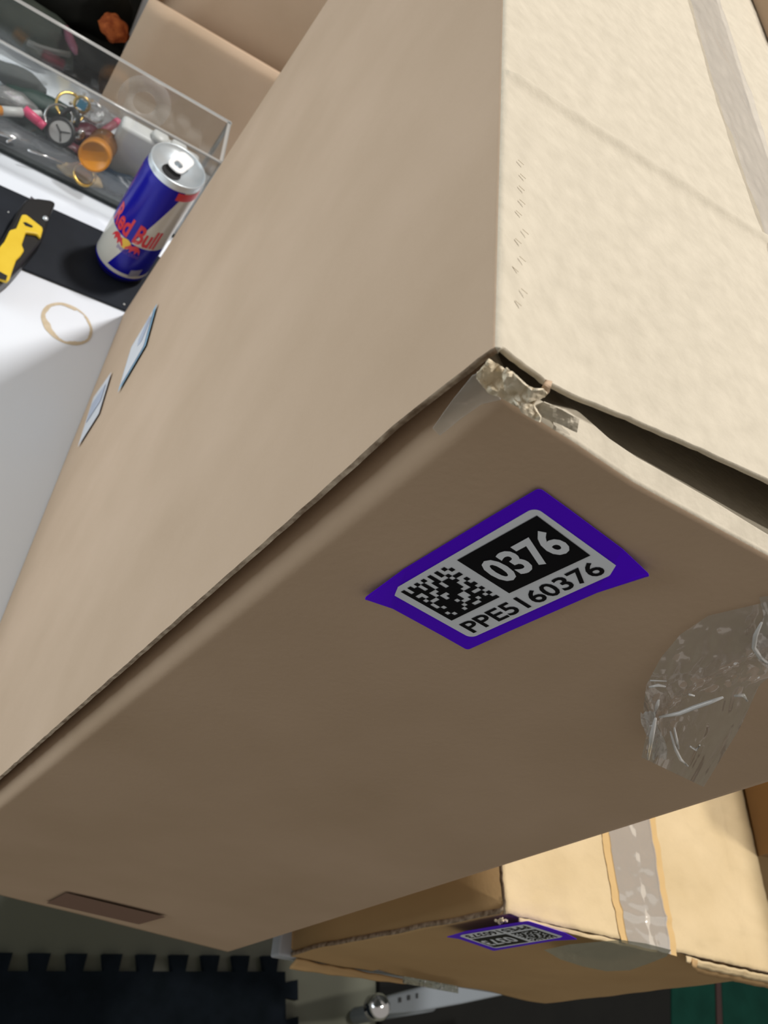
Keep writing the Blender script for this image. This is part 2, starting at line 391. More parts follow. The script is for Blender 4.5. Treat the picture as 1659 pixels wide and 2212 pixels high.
poly('label_print', [(.15, .2), (.9, .2), (.9, .6), (.15, .6)], f(.0032), M_lab3, o)

# ---- centre tape on the top
def tapef(u, v):
    y = .05 + .89 * v
    Lp = [(.05, .2), (.27, .198), (.43, .196), (.61, .193), (.94, .19)]
    pl = np.interp(y, [0, .275, .434, .608, .94], [.248, .232, .216, .212, .205]); wd = .056
    x = pl + wd * u
    wr = .0018 * max(0, nz(x * 90, y * 14)) + .0009 * nz(x * 160, y * 50)
    return (x, y, top_z(x, y) + .0018 + wr + .0012 * (u > .95))
grid('packing_tape', tapef, 24, 200, M_tape, BX)['label'] = 'clear packing tape with glossy creases'
# little row of pressed ink ticks beside the left top edge
boxes('pressed_marks', [(Wd((.0125 + .0035 * (i % 2) * .5 + .004 * nz(i * .7, 0), .035 + .0105 * i, top_z(.0125, .035 + .0105 * i) + .0012)), (.0020, .0003, .0001), Matrix.Rotation(-.2, 3, 'Z')) for i in range(11)],
      plain('faint_mark', (.50, .44, .34), .9), BX)
# dark brown patch of tape near the lower edge of the end panel
poly('tape_patch', [(100, 1951), (143, 1929), (358, 1981), (300, 1997)], lambda a, b: ony((a, b), -.0028), plain('brown_tape', (.22, .13, .095), .6), BX)['label'] = 'darker reddish brown tape patch'
# ---- loose clear tape curling off the end panel
def loose(name, Lc, Rc, lift, seed, n=46, mm=M_film):
    Lc = np.array(Lc, float); Rc = np.array(Rc, float)
    def at(C, t):
        k = np.linspace(0, 1, len(C)); return np.array([np.interp(t, k, C[:, 0]), np.interp(t, k, C[:, 1])])
    def f(u, v):
        p = at(Lc, v) * (1 - u) + at(Rc, v) * u
        k = .0018 + lift * v ** 1.6 * (1 - .45 * math.sin(math.pi * u))
        k += .006 * v * abs(nz(u * 3.1 + seed, v * 4.3)) + .0035 * min(1, 3 * v) * abs(nz(u * 9 + seed, v * 7)) + .0012 * nz(u * 26, v * 26 + seed) * min(1, 2 * v)
        # two sharp folds
        d1 = (u * .9 + v * 1.35) - 1.15; d2 = (u * 1.4 - v * .7) + .38
        k += .004 * math.exp(-(d1 / .03) ** 2) * min(1, 2 * v) + .005 * math.exp(-(d2 / .035) ** 2) * v
        return ony(tuple(p), -max(.0014, k))
    return grid(name, f, n, n, mm, BX)
lt = loose('loose_tape', [(1530, 1330), (1470, 1370), (1428, 1420), (1396, 1480), (1390, 1530), (1398, 1580), (1386, 1636)],
           [(1700, 1290), (1720, 1340), (1720, 1400), (1690, 1440), (1640, 1480), (1600, 1570), (1520, 1700)], .018, 2.0)
lt['label'] = 'loose clear tape end curling off the panel'
loose('loose_tape', [(1640, 1290), (1650, 1330), (1632, 1370), (1622, 1400), (1640, 1430), (1665, 1450)],
      [(1720, 1280), (1730, 1320), (1740, 1370), (1740, 1400), (1740, 1440), (1740, 1470)], .010, 6.0, 24)['label'] = 'loose clear tape end at the picture edge'
grid('tape_fold', lambda u, v: ony((1386 + 32 * u + 22 * (1 - v) + 6 * math.sin(6 * v), 1638 - 100 * v + 10 * nz(u * 4, v * 5)), -.014 - .004 * abs(nz(u * 7, v * 9)) - .003 * u), 10, 24,
     film('tape_fold_film', (.95, .95, .95), .4, (.8, .8, .8), .2, .3, .5, 90), BX)

M_fold_glint = film('fold_glint', (.95, .95, .95), .6, (.95, .94, .93), .09, .9)  # raised folds along the glints; highlight whiteness put into the film
for i, (pts, hgt, rr) in enumerate((([(1424, 1549), (1468, 1541), (1500, 1528), (1530, 1518), (1562, 1506)], .017, .00075), ([(1412, 1548), (1420, 1522), (1423, 1512)], .013, .0007),
        ([(1400, 1640), (1408, 1590), (1416, 1552)], .021, .0009), ([(1448, 1580), (1460, 1620), (1470, 1640), (1486, 1655)], .020, .0006), ([(1402, 1484), (1422, 1480), (1438, 1483)], .011, .0006),
        ([(1404, 1470), (1440, 1471)], .010, .0005), ([(1488, 1500), (1500, 1503)], .013, .0007), ([(1585, 1503), (1606, 1502), (1614, 1514)], .010, .0007), ([(1490, 1612), (1504, 1620), (1512, 1610)], .019, .0006),
        ([(1645, 1345), (1632, 1372), (1628, 1398), (1642, 1420), (1670, 1442)], .009, .0007), ([(1457, 1572), (1462, 1600), (1466, 1618)], .020, .0005))):
    tube('tape_crease_glint', [Wd(ony(p, -hgt)) for p in pts], [rr * (.5 if j in (0, len(pts) - 1) else 1) for j in range(len(pts))], M_fold_glint, lt, 8)

# ------------------------------------------------------------------ second box
SB = empty('cardboard_box', 'smaller ochre cardboard box with a bright taped top and upside-down purple 0373 sticker', 'box', Wd((.72, .3, -1)))
ZT = -.57
bTL = np.array([.506, -.002, ZT]); bTR = onz((1692, 2107), ZT); bBL = onz((628, 2060), -1); bBR = onz((1176, 2168), -1)
bBL[2] = bBR[2] = -.9985
vdir = np.array([-.12, 1, 0.]); DP = .62
def sfront(u, v):
    p = (1 - u) * (1 - v) * bBL + u * (1 - v) * bBR + u * v * bTR + (1 - u) * v * bTL
    bulge = -.006 * math.sin(math.pi * u) * math.sin(math.pi * v)
    if v > .985: bulge += .004
    if v < .12: bulge += .004 * nz(u * 6, 2) * (1 - v / .12) - .004 * (1 - v / .12) * (u < .3)
    return p + np.array([.0, bulge + .0012 * nz(u * 8, v * 8), 0])
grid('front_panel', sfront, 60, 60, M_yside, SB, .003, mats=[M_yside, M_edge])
def stop(u, v):
    p = bTL + (bTR - bTL) * u + vdir * DP * v
    j = .0016 * nz(u * 40, 1) * (v < .02)
    wr = .0022 * nz(u * 9, v * 14) + .0016 * nz(u * 24, v * 38) + .0007 * nz(u * 60, v * 85) + .0025 * math.exp(-((u - .862 + .02 * nz(v * 9, 0)) / .008) ** 2)
    wr += .0016 * math.exp(-((v - .02 - .06 * u + .01 * nz(u * 12, 0)) / .006) ** 2)
    return p + np.array([0, j - .001, wr + .002])
grid('top_panel', stop, 90, 110, M_yside_lit, SB, .003, mats=[M_yside_lit, M_edge])
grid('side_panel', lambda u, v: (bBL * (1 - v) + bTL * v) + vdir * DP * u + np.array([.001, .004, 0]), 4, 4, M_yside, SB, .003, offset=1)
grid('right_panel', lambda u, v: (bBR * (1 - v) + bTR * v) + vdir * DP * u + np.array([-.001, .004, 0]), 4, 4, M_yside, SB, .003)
grid('back_panel', lambda u, v: (bBL * (1 - u) * (1 - v) + bBR * u * (1 - v) + bTR * u * v + bTL * (1 - u) * v) + vdir * DP, 4, 4, M_yside, SB, .003)
grid('bottom_panel', lambda u, v: (bBL * (1 - u) + bBR * u) + vdir * DP * v + np.array([0, .006, 0]), 4, 4, M_yside, SB, .001)
# crushed ply edges along the front top
for (a, b, dz, dy, nm, mt) in ((.04, .50, -.002, -.0035, 'crushed_edge', M_yside_lit), (.60, 1.0, -.0075, -.006, 'crushed_edge', M_yside_lit), (.62, 1.0, -.016, -.008, 'crushed_edge', M_yside)):
    grid(nm, lambda u, v, a=a, b=b, dz=dz, dy=dy: bTL + (bTR - bTL) * (a + (b - a) * u) + np.array([0, dy * (.5 + v) + .0012 * nz(u * 14, dz * 900), (dz * (.3 + v)) * min(1, u * 5) + .0016 * nz(u * 11 + 5, v)]), 60, 3, mt, SB, .0009)
grid('bottom_flap', lambda u, v: bBL + (bBR - bBL) * (.02 + .5 * u) + np.array([0, -.004 - .010 * v * (1 - u) + .002 * nz(u * 9, v * 2), -.001 - .016 * v * (1 - .6 * u)]), 40, 6, M_yside, SB, .0016)
grid('crushed_corner', lambda u, v: bTL + np.array([-.003 + .008 * u, -.006 + .003 * nz(u * 5, v * 6), -.001 - .012 * v + .002 * nz(u * 7, v * 3)]), 10, 12, M_torn, SB, .0006)
sfn = lambda p, h=0.: onpl(p, bTL + np.array([0, -.0095 - h, 0]), np.cross(bTR - bTL, bBL - bTL))
sticker(SB, [sfn(p) for p in ((1247, 2021), (1066, 2051), (964, 2016), (1140, 1986))], CODE2, '0373', 'PPE5160373', 9, .003)
# tape on the second box
def on_top(p, h):
    q = onz(tuple(p), ZT + .001); e = bTR - bTL; g = vdir * DP; d = q - bTL
    A_ = np.array([[e[0], g[0]], [e[1], g[1]]]); u, v = np.linalg.solve(A_, d[:2]); r = stop(min(1, max(0, u)), min(1, max(0, v))); return np.array([q[0], q[1], r[2] + h])
def tp2(u, v):
    L0, L1 = np.array([1310., 1800.]), np.array([1352., 2040.]); R0, R1 = np.array([1398., 1770.]), np.array([1446., 2062.])
    a = L0 + (L1 - L0) * (v * 1.5 - .5); b = R0 + (R1 - R0) * (v * 1.5 - .5); p = a + (b - a) * u
    q = on_top(p, .0022); q[2] += .0006 * nz(u * 5, v * 20) + .003 * math.exp(-((u - .62) / .05) ** 2) * v; return q
grid('packing_tape', tp2, 20, 60, M_tape2, SB)['label'] = 'clear packing tape over the top seam'
M_glue = plain('glue_stain', (.58, .39, .17), .8)
for (a0, a1, b0, b1) in (((1296, 1806), (1338, 2036), (1311, 1800), (1353, 2040)), ((1397, 1770), (1445, 2062), (1412, 1764), (1460, 2066))):
    a0, a1, b0, b1 = map(np.array, (a0, a1, b0, b1))
    grid('glue_stain', lambda u, v: on_top((a0 + (a1 - a0) * (v * 1.3 - .3)) * (1 - u) + (b0 + (b1 - b0) * (v * 1.3 - .3)) * u, .0010), 3, 50, M_glue, SB)
M_tape3 = film('clear_tape_dark', (.72, .72, .66), .22, (.30, .28, .20), .12, .6, .3, 50)
poly('packing_tape', [(1175, 2052), (1230, 2040), (1340, 2030), (1395, 2038), (1450, 2052), (1440, 2066), (1400, 2082), (1360, 2096), (1310, 2098), (1260, 2088), (1210, 2072)],
     lambda a, b: sfn((a, b), .004 + .003 * abs(nz(a * .03, b * .05)) + .00004 * max(0, b - 2040)), M_tape3, SB, cuts=5)['label'] = 'clear tape end folded over the front'
M_crisp = film('crinkled_tape', (.9, .9, .9), .2, (.7, .68, .64), .06, .8, .8, 140, .002)
grid('packing_tape', lambda u, v: sfn((870 + 120 * u, 2108 + 22 * u + 16 * v), .004 + .006 * abs(nz(u * 14, v * 6))), 40, 6, M_crisp, SB)['label'] = 'crinkled clear tape on the bottom edge'

# third carton on second box, mostly out of frame; height raised for its shadow
def carton(name, label, cat, o, u, v, h, mat, topmat=None):
    """closed carton from corner o, edges u, v (work units) and height h, with a taped lid seam"""
    o, u, v = [np.array(q, float) for q in (o, u, v)]; z = np.array([0, 0, h]); c = o + (u + v) / 2
    root = empty(name, label, cat, Wd(c))
    P = [o, o + u, o + u + v, o + v]; V = [Wd(p) for p in P] + [Wd(p + z) for p in P]
    bd = mesh('body', V, [(0, 3, 2, 1), (0, 1, 5, 4), (1, 2, 6, 5), (2, 3, 7, 6), (3, 0, 4, 7)], mat, root)
    for k, (a, b) in enumerate(((0, .497), (.503, 1))):
        Q = [o + u * a + z, o + u * b + z, o + u * b + v + z, o + u * a + v + z]
        e = np.array([0, 0, .006]); mesh('lid_flap', [Wd(q) for q in Q] + [Wd(q + e) for q in Q], [(4, 5, 6, 7), (0, 3, 2, 1), (0, 1, 5, 4), (1, 2, 6, 5), (2, 3, 7, 6), (3, 0, 4, 7)], topmat or mat, root)
    Q = [o + u * .44 + z, o + u * .56 + z, o + u * .56 + v + z, o + u * .44 + v + z]
    mesh('packing_tape', [Wd(q + np.array([0, 0, .0066])) for q in Q], [(0, 1, 2, 3)], M_tape, root)
    return root
M_yside_shade = noisy('ochre_board_shaded', (.25, .145, .06), (.30, .18, .08), 12, .85, .2, 300)  # ochre board darkened: shade on the carton's left face put into its colour
q0 = onz((1640, 1848), ZT + .006); q1 = onz((1608, 1700), ZT + .006); vd = (q1 - q0) / np.linalg.norm(q1 - q0)
carton('cardboard_box', 'shade-darkened carton corner at the right picture edge, lying on the smaller sticker box', 'box', q0, (.34, .035, 0), vd * .42, .50, M_yside_shade)
sup = np.array([.995, .07, -1.])
carton('cardboard_box', 'carton hidden right of the smaller sticker box, carrying the shade-darkened one', 'box', (1.02, .20, -.9995), (.30, .02, 0), (-.04, .45, 0), .4265, M_yside)

# small carton lying on the big box, top right picture corner
s0 = onz((1668, 112), .0); s1 = onz((1620, -10), .0)
carton('cardboard_box', 'brown carton corner in the top right picture corner, lying on the big box', 'box', s0 + np.array([0, 0, .0008]), (.10, .01, 0), (s1 - s0) * 1.2, .02, M_board)

# ------------------------------------------------------------------ boxes behind the bin
c4 = ony((612, 160), 1.44); c4b = ony((340, 0), 1.44)
zt = (c4[2] + c4b[2]) / 2
l4 = ony((262, 120), 1.44)
R4 = empty('cardboard_box', 'plain cardboard box behind the clear bin, its flap standing before a taller panel', 'box', Wd((.05, 1.6, -1)))
ztop4 = lambda x: c4b[2] + (c4[2] - c4b[2]) * (x - c4b[0]) / (c4[0] - c4b[0])
grid('front_flap', lambda u, v: (l4[0] + (.40 - l4[0]) * u, 1.44, -.9995 + (ztop4(l4[0] + (.40 - l4[0]) * u) + .9995) * v), 12, 8, M_board, R4, .004, offset=1)
grid('rear_panel', lambda u, v: (l4[0] - .0 + (.40 - l4[0]) * u, 1.490 + .02 * v, -.9995 + .60 * v), 6, 6, M_board, R4, .004, offset=1)
grid('side_panel', lambda u, v: (l4[0], 1.475 + .45 * u, -.9995 + .60 * v), 4, 4, M_board, R4, .004, offset=1)
grid('back_panel', lambda u, v: (l4[0] + (.40 - l4[0]) * u, 1.925, -.9995 + .60 * v), 4, 4, M_board, R4, .004)
grid('top_panel', lambda u, v: (l4[0] + (.40 - l4[0]) * u, 1.495 + .43 * v, -.3995), 4, 4, M_board, R4, .004)
grid('bottom_panel', lambda u, v: (l4[0] + (.40 - l4[0]) * u, 1.44 + .485 * v, -.9990), 4, 4, M_board, R4, .001)

# ------------------------------------------------------------------ black mat with can, knife
M_matb = noisy('black_rubber', (.011, .014, .020), (.016, .020, .028), 40, .6, .1, 300, spec=.22)
um = np.array([.286, .048, 0]) / .286
def mat_pt(x, y): return (x, y)
ML = [(-.95, -.25 * 0 + 1.074 + (-.95 + .263) * .168), (.32, 1.122 + (.32 - .023) * .168), (.32, .953 + (.32 + .003) * .173), (-.95, .925 + (-.95 + .165) * .173)]
mt = mesh('desk_mat', [Wd((x, y, z)) for z in (-.9995, -.9945) for x, y in ML], [(0, 1, 2, 3), (7, 6, 5, 4), (0, 4, 5, 1), (1, 5, 6, 2), (2, 6, 7, 3), (3, 7, 4, 0)], M_matb)
tag(mt, 'black strip mat on the white desk under the soda can and yellow knife', 'mat')
mp_ = [(onz(p, -.9943), r) for p, r in (((18, 459), .0009), ((268, 658), .0011), ((40, 475), .0006))]
for c, r in mp_:
    lathe('crumb', [(0, 0), (r * 1.0, .0002), (r * .8, .0008), (0, .0012)], plain('crumb_white', (.7, .7, .68), .8), None, 8, Matrix.Translation(Wd(c)))
for i, o in enumerate([o for o in col.objects if o.name.startswith('crumb')]):
    tag(o, ('tiny white crumb on the black mat left of the yellow knife', 'tiny white crumb on the black mat at its corner beside the big box', 'tiniest white crumb on the black mat just above the yellow knife')[i], 'crumb')
# coffee ring
M_cof = noisy('coffee_stain', (.60, .49, .33), (.68, .58, .43), 200, .5, .05)
cc = (onz((88, 690), -1) + onz((200, 708), -1)) / 2; V = []; F = []
NR = 96
for k in range(NR):
    a = 2 * math.pi * k / NR; wv = .0048 + .0030 * nz(math.cos(a) * 1.7, math.sin(a) * 1.7) + .0050 * math.exp(-((a - 3.9) / .35) ** 2) + .0009 * nz(math.cos(a) * 9, math.sin(a) * 9)
    if 1.0 < a < 1.5: wv *= .5
    r1 = .0425 + .0008 * nz(math.cos(a) * 3, math.sin(a) * 3)
    for r in (r1 - max(.0007, wv * 1.25), r1): V.append(Wd((cc[0] + r * math.cos(a), cc[1] + r * math.sin(a), -.9998)))
for k in range(NR): F.append((2 * k, 2 * k + 1, (2 * k + 3) % (2 * NR), (2 * k + 2) % (2 * NR)))
tag(mesh('coffee_stain', V, F, M_cof), 'tan coffee ring dried on the white desk', 'stain')

# ---- drink can
CX, CY = -.03986, 1.04529
cb = Wd((CX, CY, -.9943)); CR = .0262; CH = .1345
can = empty('drink_can', 'blue and silver energy drink can standing on the black mat', 'can', cb)
M_blue = plain('can_blue', (.012, .010, .30), .22, .55, coat=.6); M_silv = plain('can_silver', (.60, .59, .56), .33, .75, coat=.3)
M_alu = plain('aluminium', (.70, .76, .80), .35, .55); M_red = plain('can_red', (.62, .035, .05), .35); M_yel = plain('can_yellow', (.80, .50, .05), .4)
M_hole = plain('can_hole', (.004, .004, .005), .6)
def canp(r, ang, h): return Vector((cb.x + r * math.cos(ang), cb.y + r * math.sin(ang), cb.z + h))
cam_ang = math.atan2(CAM[1] - CY, CAM[0] - CX)
T0 = cam_ang + .05
# body: quartered blue/silver wrap with slanted borders
BZ0, BZ1 = .010, .1275
def rad(h):
    return interp(h, [0, .002, .010, .120, .1275, .130, .1345], [.0215, .0222, CR, CR, .0251, .0240, .0242])
def slant(h): return (h - .067) / .114        # -0.5..0.5
nb = 144; nh = 76; V = []; F = []; MI = []
hs = [BZ0 + (BZ1 - BZ0) * i / nh for i in range(nh + 1)]
for h in hs:
    for k in range(nb + 1):
        a = 2 * math.pi * k / nb; V.append((a, h))
def colr(a, h):
    # a measured from the front seam, + to the viewer's right ; front seam carries the wordmark
    a = (a + math.pi) % (2 * math.pi) - math.pi
    up = h > .0535 - .0015
    edge = lambda s: .0
    sh = (h - .0535) / .0535
    L = -1.62; Rr = 1.55
    b0 = sh * .62 if h > .0535 else sh * .55
    inside_left = (L + 0 < a < b0)
    if h > .0535: return 0 if inside_left else 1
    return 1 if inside_left else 0
VV = [canp(rad(h) , T0 + a, h) for a, h in V]
# seam offset so the two colour quarters meet on the side facing the camera, a little to the left
OFF = -.05
for i in range(nh):
    for k in range(nb):
        F.append((i * (nb + 1) + k, i * (nb + 1) + k + 1, (i + 1) * (nb + 1) + k + 1, (i + 1) * (nb + 1) + k))
        a = 2 * math.pi * (k + .5) / nb; MI.append(colr(a - OFF, (hs[i] + hs[i + 1]) / 2))
ob = mesh('can_body', VV, F, None, can, True, mats=[M_blue, M_silv], mi=MI)
# procedural wrap so borders are crisp: drive the two colours from object coordinates
def wrap_mat():
    m, nt, b = new_mat('can_wrap'); N = nt.nodes; L = nt.links
    tc = N.new('ShaderNodeTexCoord'); sp = N.new('ShaderNodeSeparateXYZ'); L.new(tc.outputs['Object'], sp.inputs[0])
    def mth(op, a, b_=None, c=None):
        n = N.new('ShaderNodeMath'); n.operation = op
        for i, v in enumerate((a, b_, c)):
            if v is None: continue
            if isinstance(v, (int, float)): n.inputs[i].default_value = v
            else: L.new(v, n.inputs[i])
        return n.outputs[0]
    at = mth('ARCTAN2', sp.outputs[1], sp.outputs[0])
    a = mth('SUBTRACT', at, T0 + OFF); a = mth('WRAP', a, math.pi, -math.pi)
    h = sp.outputs[2]; sh = mth('MULTIPLY', mth('SUBTRACT', h, .0535), 1 / .0535)
    bd = mth('MULTIPLY', sh, .52)
    lf = mth('MULTIPLY', mth('LESS_THAN', a, bd), mth('GREATER_THAN', a, mth('SUBTRACT', mth('MULTIPLY', bd, -1.), 1.75)))
    upr = mth('GREATER_THAN', h, .0535)
    isb = mth('ABSOLUTE', mth('SUBTRACT', lf, mth('SUBTRACT', 1., upr)))      # blue where left xor lower
    low = mth('LESS_THAN', h, .0140); ring = mth('MULTIPLY', mth('GREATER_THAN', h, .0125), mth('LESS_THAN', h, .0165))
    isb = mth('MAXIMUM', isb, low); isb = mth('MULTIPLY', isb, mth('SUBTRACT', 1., ring))
    mx = N.new('ShaderNodeMix'); mx.data_type = 'RGBA'; L.new(isb, mx.inputs[0]); mx.inputs[6].default_value = (.64, .62, .56, 1); mx.inputs[7].default_value = (.005, .004, .31, 1)
    L.new(mx.outputs[2], b.inputs['Base Color']); b.inputs['Roughness'].default_value = .25; b.inputs['Metallic'].default_value = .1; b.inputs['Specular IOR Level'].default_value = .35; b.inputs['Coat Weight'].default_value = .05
    return m
ob.data.materials.clear(); ob.data.materials.append(wrap_mat())
for p in ob.data.polygons: p.material_index = 0
MT = Matrix.Translation(cb)
lathe('base', [(.018, .003), (.0205, .0), (.0222, .0015), (.0240, .005), (rad(BZ0), BZ0)], M_blue, can, 64, MT)
lathe('rim', [(rad(BZ1), BZ1), (.0248, .130), (.0254, .1335), (.0250, .1348), (.0243, .1342), (.0236, .1303), (.0, .1304)], M_alu, can, 64, MT)
def onlid(pts, h, name, mat, parent, thick=.0):
    o = mesh(name, [canp(0, 0, h) + Vector((x, y, 0)) for x, y in pts], [tuple(range(len(pts)))], mat, parent)
    if thick: md = o.modifiers.new('t', 'SOLIDIFY'); md.thickness = thick; md.offset = 1
    return o
# lid directions: 'toward camera' tdir, tab points away
tdx, tdy = math.cos(cam_ang - .25), math.sin(cam_ang - .25)
def lid(a, b): return (tdx * a - tdy * b, tdy * a + tdx * b)
hole = [lid(.0035 + .0130 * math.cos(t) * .95, .0118 * math.sin(t)) for t in np.linspace(0, 2 * math.pi, 28, endpoint=False)]
onlid([lid(.0095 + .0085 * math.cos(t), .0088 * math.sin(t)) for t in np.linspace(0, 2 * math.pi, 28, endpoint=False)], .1306, 'opening', M_hole, can)
M_tab_glare = plain('tab_glare', (.97, .97, .97), .5, 0.)  # glare on the tab painted as flat white
V = []; F = []
out = [lid(-.0015 + x, y) for x, y in rrect(-.0125, -.0078, .0115, .0078, .0055, .0055, 6)]
inn = [lid(-.0015 + x, y) for x, y in rrect(.0005, -.0038, .0068, .0038, .0024, .0024, 6)]
n = len(out)
tilt = lambda x, y: .1325 + .0020 + .16 * (-(x * tdx + y * tdy)) + .001
for hh in (0, .0011):
    for q in out + inn: V.append(canp(0, 0, tilt(*q) + hh) + Vector((q[0], q[1], 0)))
for k in range(n):
    k2 = (k + 1) % n
    F += [(2 * n + k, 2 * n + k2, 3 * n + k2, 3 * n + k), (k2, k, n + k, n + k2), (k, k2, 2 * n + k2, 2 * n + k), (n + k2, n + k, 3 * n + k, 3 * n + k2)]
mesh('pull_tab', V, F, M_tab_glare, can)
lathe('rivet', [(.0, .0022), (.0022, .002), (.0026, 0)], M_alu, can, 16, Matrix.Translation(canp(0, 0, .1302) + Vector((*lid(-.004, 0), 0))))
def on_can(name, s, a0, a1, h0, h1, mat, bold=.03, skew=0.):
    V, F = text_vf(s, bold)
    return mesh(name, [canp(rad(h0 + (h1 - h0) * b) + .00025, T0 + a0 + (a1 - a0) * a, h0 + (h1 - h0) * b + skew * a) for a, b in V], F, mat, can)
on_can('wordmark', 'Red Bull', -1.18, .74, .0550, .0775, M_red, .03)
on_can('small_wording', 'ENERGY DRINK', -.42, .42, .0390, .0432, plain('can_violet', (.16, .06, .36), .4), .0)
def can_shape(name, pts, mat, dz=0.):
    import bmesh
    bm = bmesh.new(); bm.faces.new([bm.verts.new((a, b * 20, 0)) for a, b in pts]); bmesh.ops.triangulate(bm, faces=bm.faces[:]); bmesh.ops.subdivide_edges(bm, edges=bm.edges[:], cuts=2, use_grid_fill=True)
    bm.verts.index_update(); V = [canp(rad(.05) + .0003 + dz, T0 + v.co.x, v.co.y / 20) for v in bm.verts]; F = [tuple(v.index for v in f.verts) for f in bm.faces]; bm.free()
    return mesh(name, V, F, mat, can)
can_shape('emblem_sun', [(-.22 + .20 * math.cos(t), .0490 + .0058 * math.sin(t)) for t in np.linspace(0, 2 * math.pi, 24, endpoint=False)], M_yel)
bull = [(.0, .0), (.10, .004), (.18, .003), (.30, .0055), (.44, .0050), (.55, .0015), (.60, -.003), (.57, -.0035), (.52, -.001), (.46, .0), (.42, -.004), (.38, -.004), (.36, -.0005), (.26, -.0015), (.20, -.0050), (.15, -.0045), (.16, -.0015), (.06, -.0020), (-.04, -.0045), (-.07, -.0020)]
can_shape('emblem_animal', [(-.12 + a * .8, .0480 + b) for a, b in bull], M_red, .0001)
can_shape('emblem_animal', [(-.32 - a * .8, .0480 + b) for a, b in bull][::-1], M_red, .0001)
grid('red_band', lambda u, v: canp(rad(.1185 + .008 * v) + .0002, T0 + .42 + 1.3 * u, .1185 + .008 * v), 20, 3, M_red, can, world=True)
grid('grey_panel', lambda u, v: canp(CR + .0002, T0 + .42 + .40 * u, .0175 + .009 * v - .003 * (1 - u)), 8, 3, plain('can_grey', (.25, .25, .33), .5), can, world=True)

# ---- yellow utility knife
KZ = -.9943
kn = empty('utility_knife', 'yellow and black utility knife lying on the black mat and desk', 'knife', Wd(onz((30, 540), KZ)))
M_ky = noisy('yellow_plastic', (.80, .55, .035), (.86, .61, .05), 60, .4, .05); M_kb = plain('black_plastic', (.012, .012, .013), .38)
def slab(name, pts, z0, z1, mat, parent, bev=.0015):
    A = [onz(p, z0) for p in pts]; V = [Wd(a) for a in A] + [Wd((a[0], a[1], z1)) for a in A]; n = len(pts)
    o = mesh(name, V, [tuple(range(n)), tuple(range(2 * n - 1, n - 1, -1))] + [(k, k + n, (k + 1) % n + n, (k + 1) % n) for k in range(n)], mat, parent)
    import bmesh
    bm = bmesh.new(); bm.from_mesh(o.data); bmesh.ops.recalc_face_normals(bm, faces=bm.faces[:]); bm.to_mesh(o.data); bm.free()
    if bev:
        md = o.modifiers.new('b', 'BEVEL'); md.width = bev; md.segments = 2; md.limit_method = 'ANGLE'
    return o
k = lambda x, y: (x / 10.06, 420 + y / 10.06)
slab('grip', [k(*p) for p in ((390, 440), (470, 350), (700, 335), (1000, 375), (1090, 440), (1040, 560), (960, 740), (860, 1060), (780, 1280), (540, 1570), (420, 1720), (330, 1830), (190, 1980), (-200, 2300), (-500, 1900), (-100, 1250), (150, 850), (250, 640))], KZ, KZ + .030, M_kb, kn, .003)
slab('shell', [k(*p) for p in ((455, 490), (545, 490), (900, 770), (905, 830), (860, 1000), (780, 915), (540, 880), (450, 1150), (500, 1270), (430, 1380), (330, 1480), (250, 1700), (190, 1890), (140, 1950), (-60, 1880), (-420, 1700), (0, 1160), (70, 1080), (190, 830), (330, 790))], KZ + .030, KZ + .037, M_ky, kn, .0012)
slab('grip_slot', [k(*p) for p in ((500, 610), (560, 605), (700, 680), (715, 710), (680, 725), (550, 680))], KZ + .037, KZ + .0375, M_kb, kn, 0)
slab('screw_slot', [k(*p) for p in ((-40, 1660), (160, 1770), (130, 1870), (-60, 1820))], KZ + .037, KZ + .0376, M_kb, kn, 0)
slab('blade_holder', [k(*p) for p in ((600, 300), (650, 80), (780, 190), (930, 300), (900, 350))], KZ, KZ + .006, plain('knife_metal', (.22, .21, .24), .3, .8), kn, .0004)
lathe('screw', [(0, .0012), (.0022, .001), (.0026, 0)], M_alu, kn, 14, Matrix.Translation(Wd(onz(k(990, 520), KZ + .030))))
# ------------------------------------------------------------------ clear acrylic bin
ZR = -.80
tf0 = onz((-40, 67), ZR); tf1 = onz((484, 352), ZR); tb1 = onz((500, 268), ZR); tb0 = onz((20, -30), ZR)
tf0 = np.array([-.392, 1.140, ZR]); tf1 = np.array([.034, 1.196, ZR]); dv = np.array([-.010, .128, 0])
tb1 = tf1 + dv; tb0 = tf0 + dv
def dn(p, z): q = np.array(p, float); q[2] = z; return q
BN = empty('storage_bin', 'clear acrylic bin full of trinkets standing behind the drink can', 'bin', Wd((-.17, 1.23, -1)))
def wall(name, a, b, par):
    a, b = np.array(a), np.array(b)
    n = np.cross(b - a, [0, 0, 1.]); n /= np.linalg.norm(n); t = .006
    P = [dn(a, -.9985), dn(b, -.9985), b, a]; Q = [p - n * t for p in P]
    V = [Wd(p) for p in P + Q]
    o = mesh(name, V, [(0, 1, 2, 3), (7, 6, 5, 4), (0, 4, 5, 1), (1, 5, 6, 2), (2, 6, 7, 3), (3, 7, 4, 0)], M_glass, par, mats=[M_glass, M_rim], mi=[0, 0, 0, 1, 1, 1])
    return o
wall('bin_wall', tf0, tf1, BN); wall('bin_wall', tf1, tb1, BN); wall('bin_wall', tb1, tb0, BN); wall('bin_wall', tb0, tf0, BN)
tube('bin_rim', [Wd(p) for p in (tf0, tf1, tb1, tb0, tf0)], .0011, M_rim, BN, 8)
V = [Wd(dn(p, -.998)) for p in (tf0, tf1, tb1, tb0)] + [Wd(dn(p, -.990)) for p in (tf0, tf1, tb1, tb0)]
mesh('bin_floor', V, [(0, 1, 2, 3), (7, 6, 5, 4), (0, 4, 5, 1), (1, 5, 6, 2), (2, 6, 7, 3), (3, 7, 4, 0)], plain('bin_floor_dark', (.030, .036, .036), .8, spec=.1), BN)
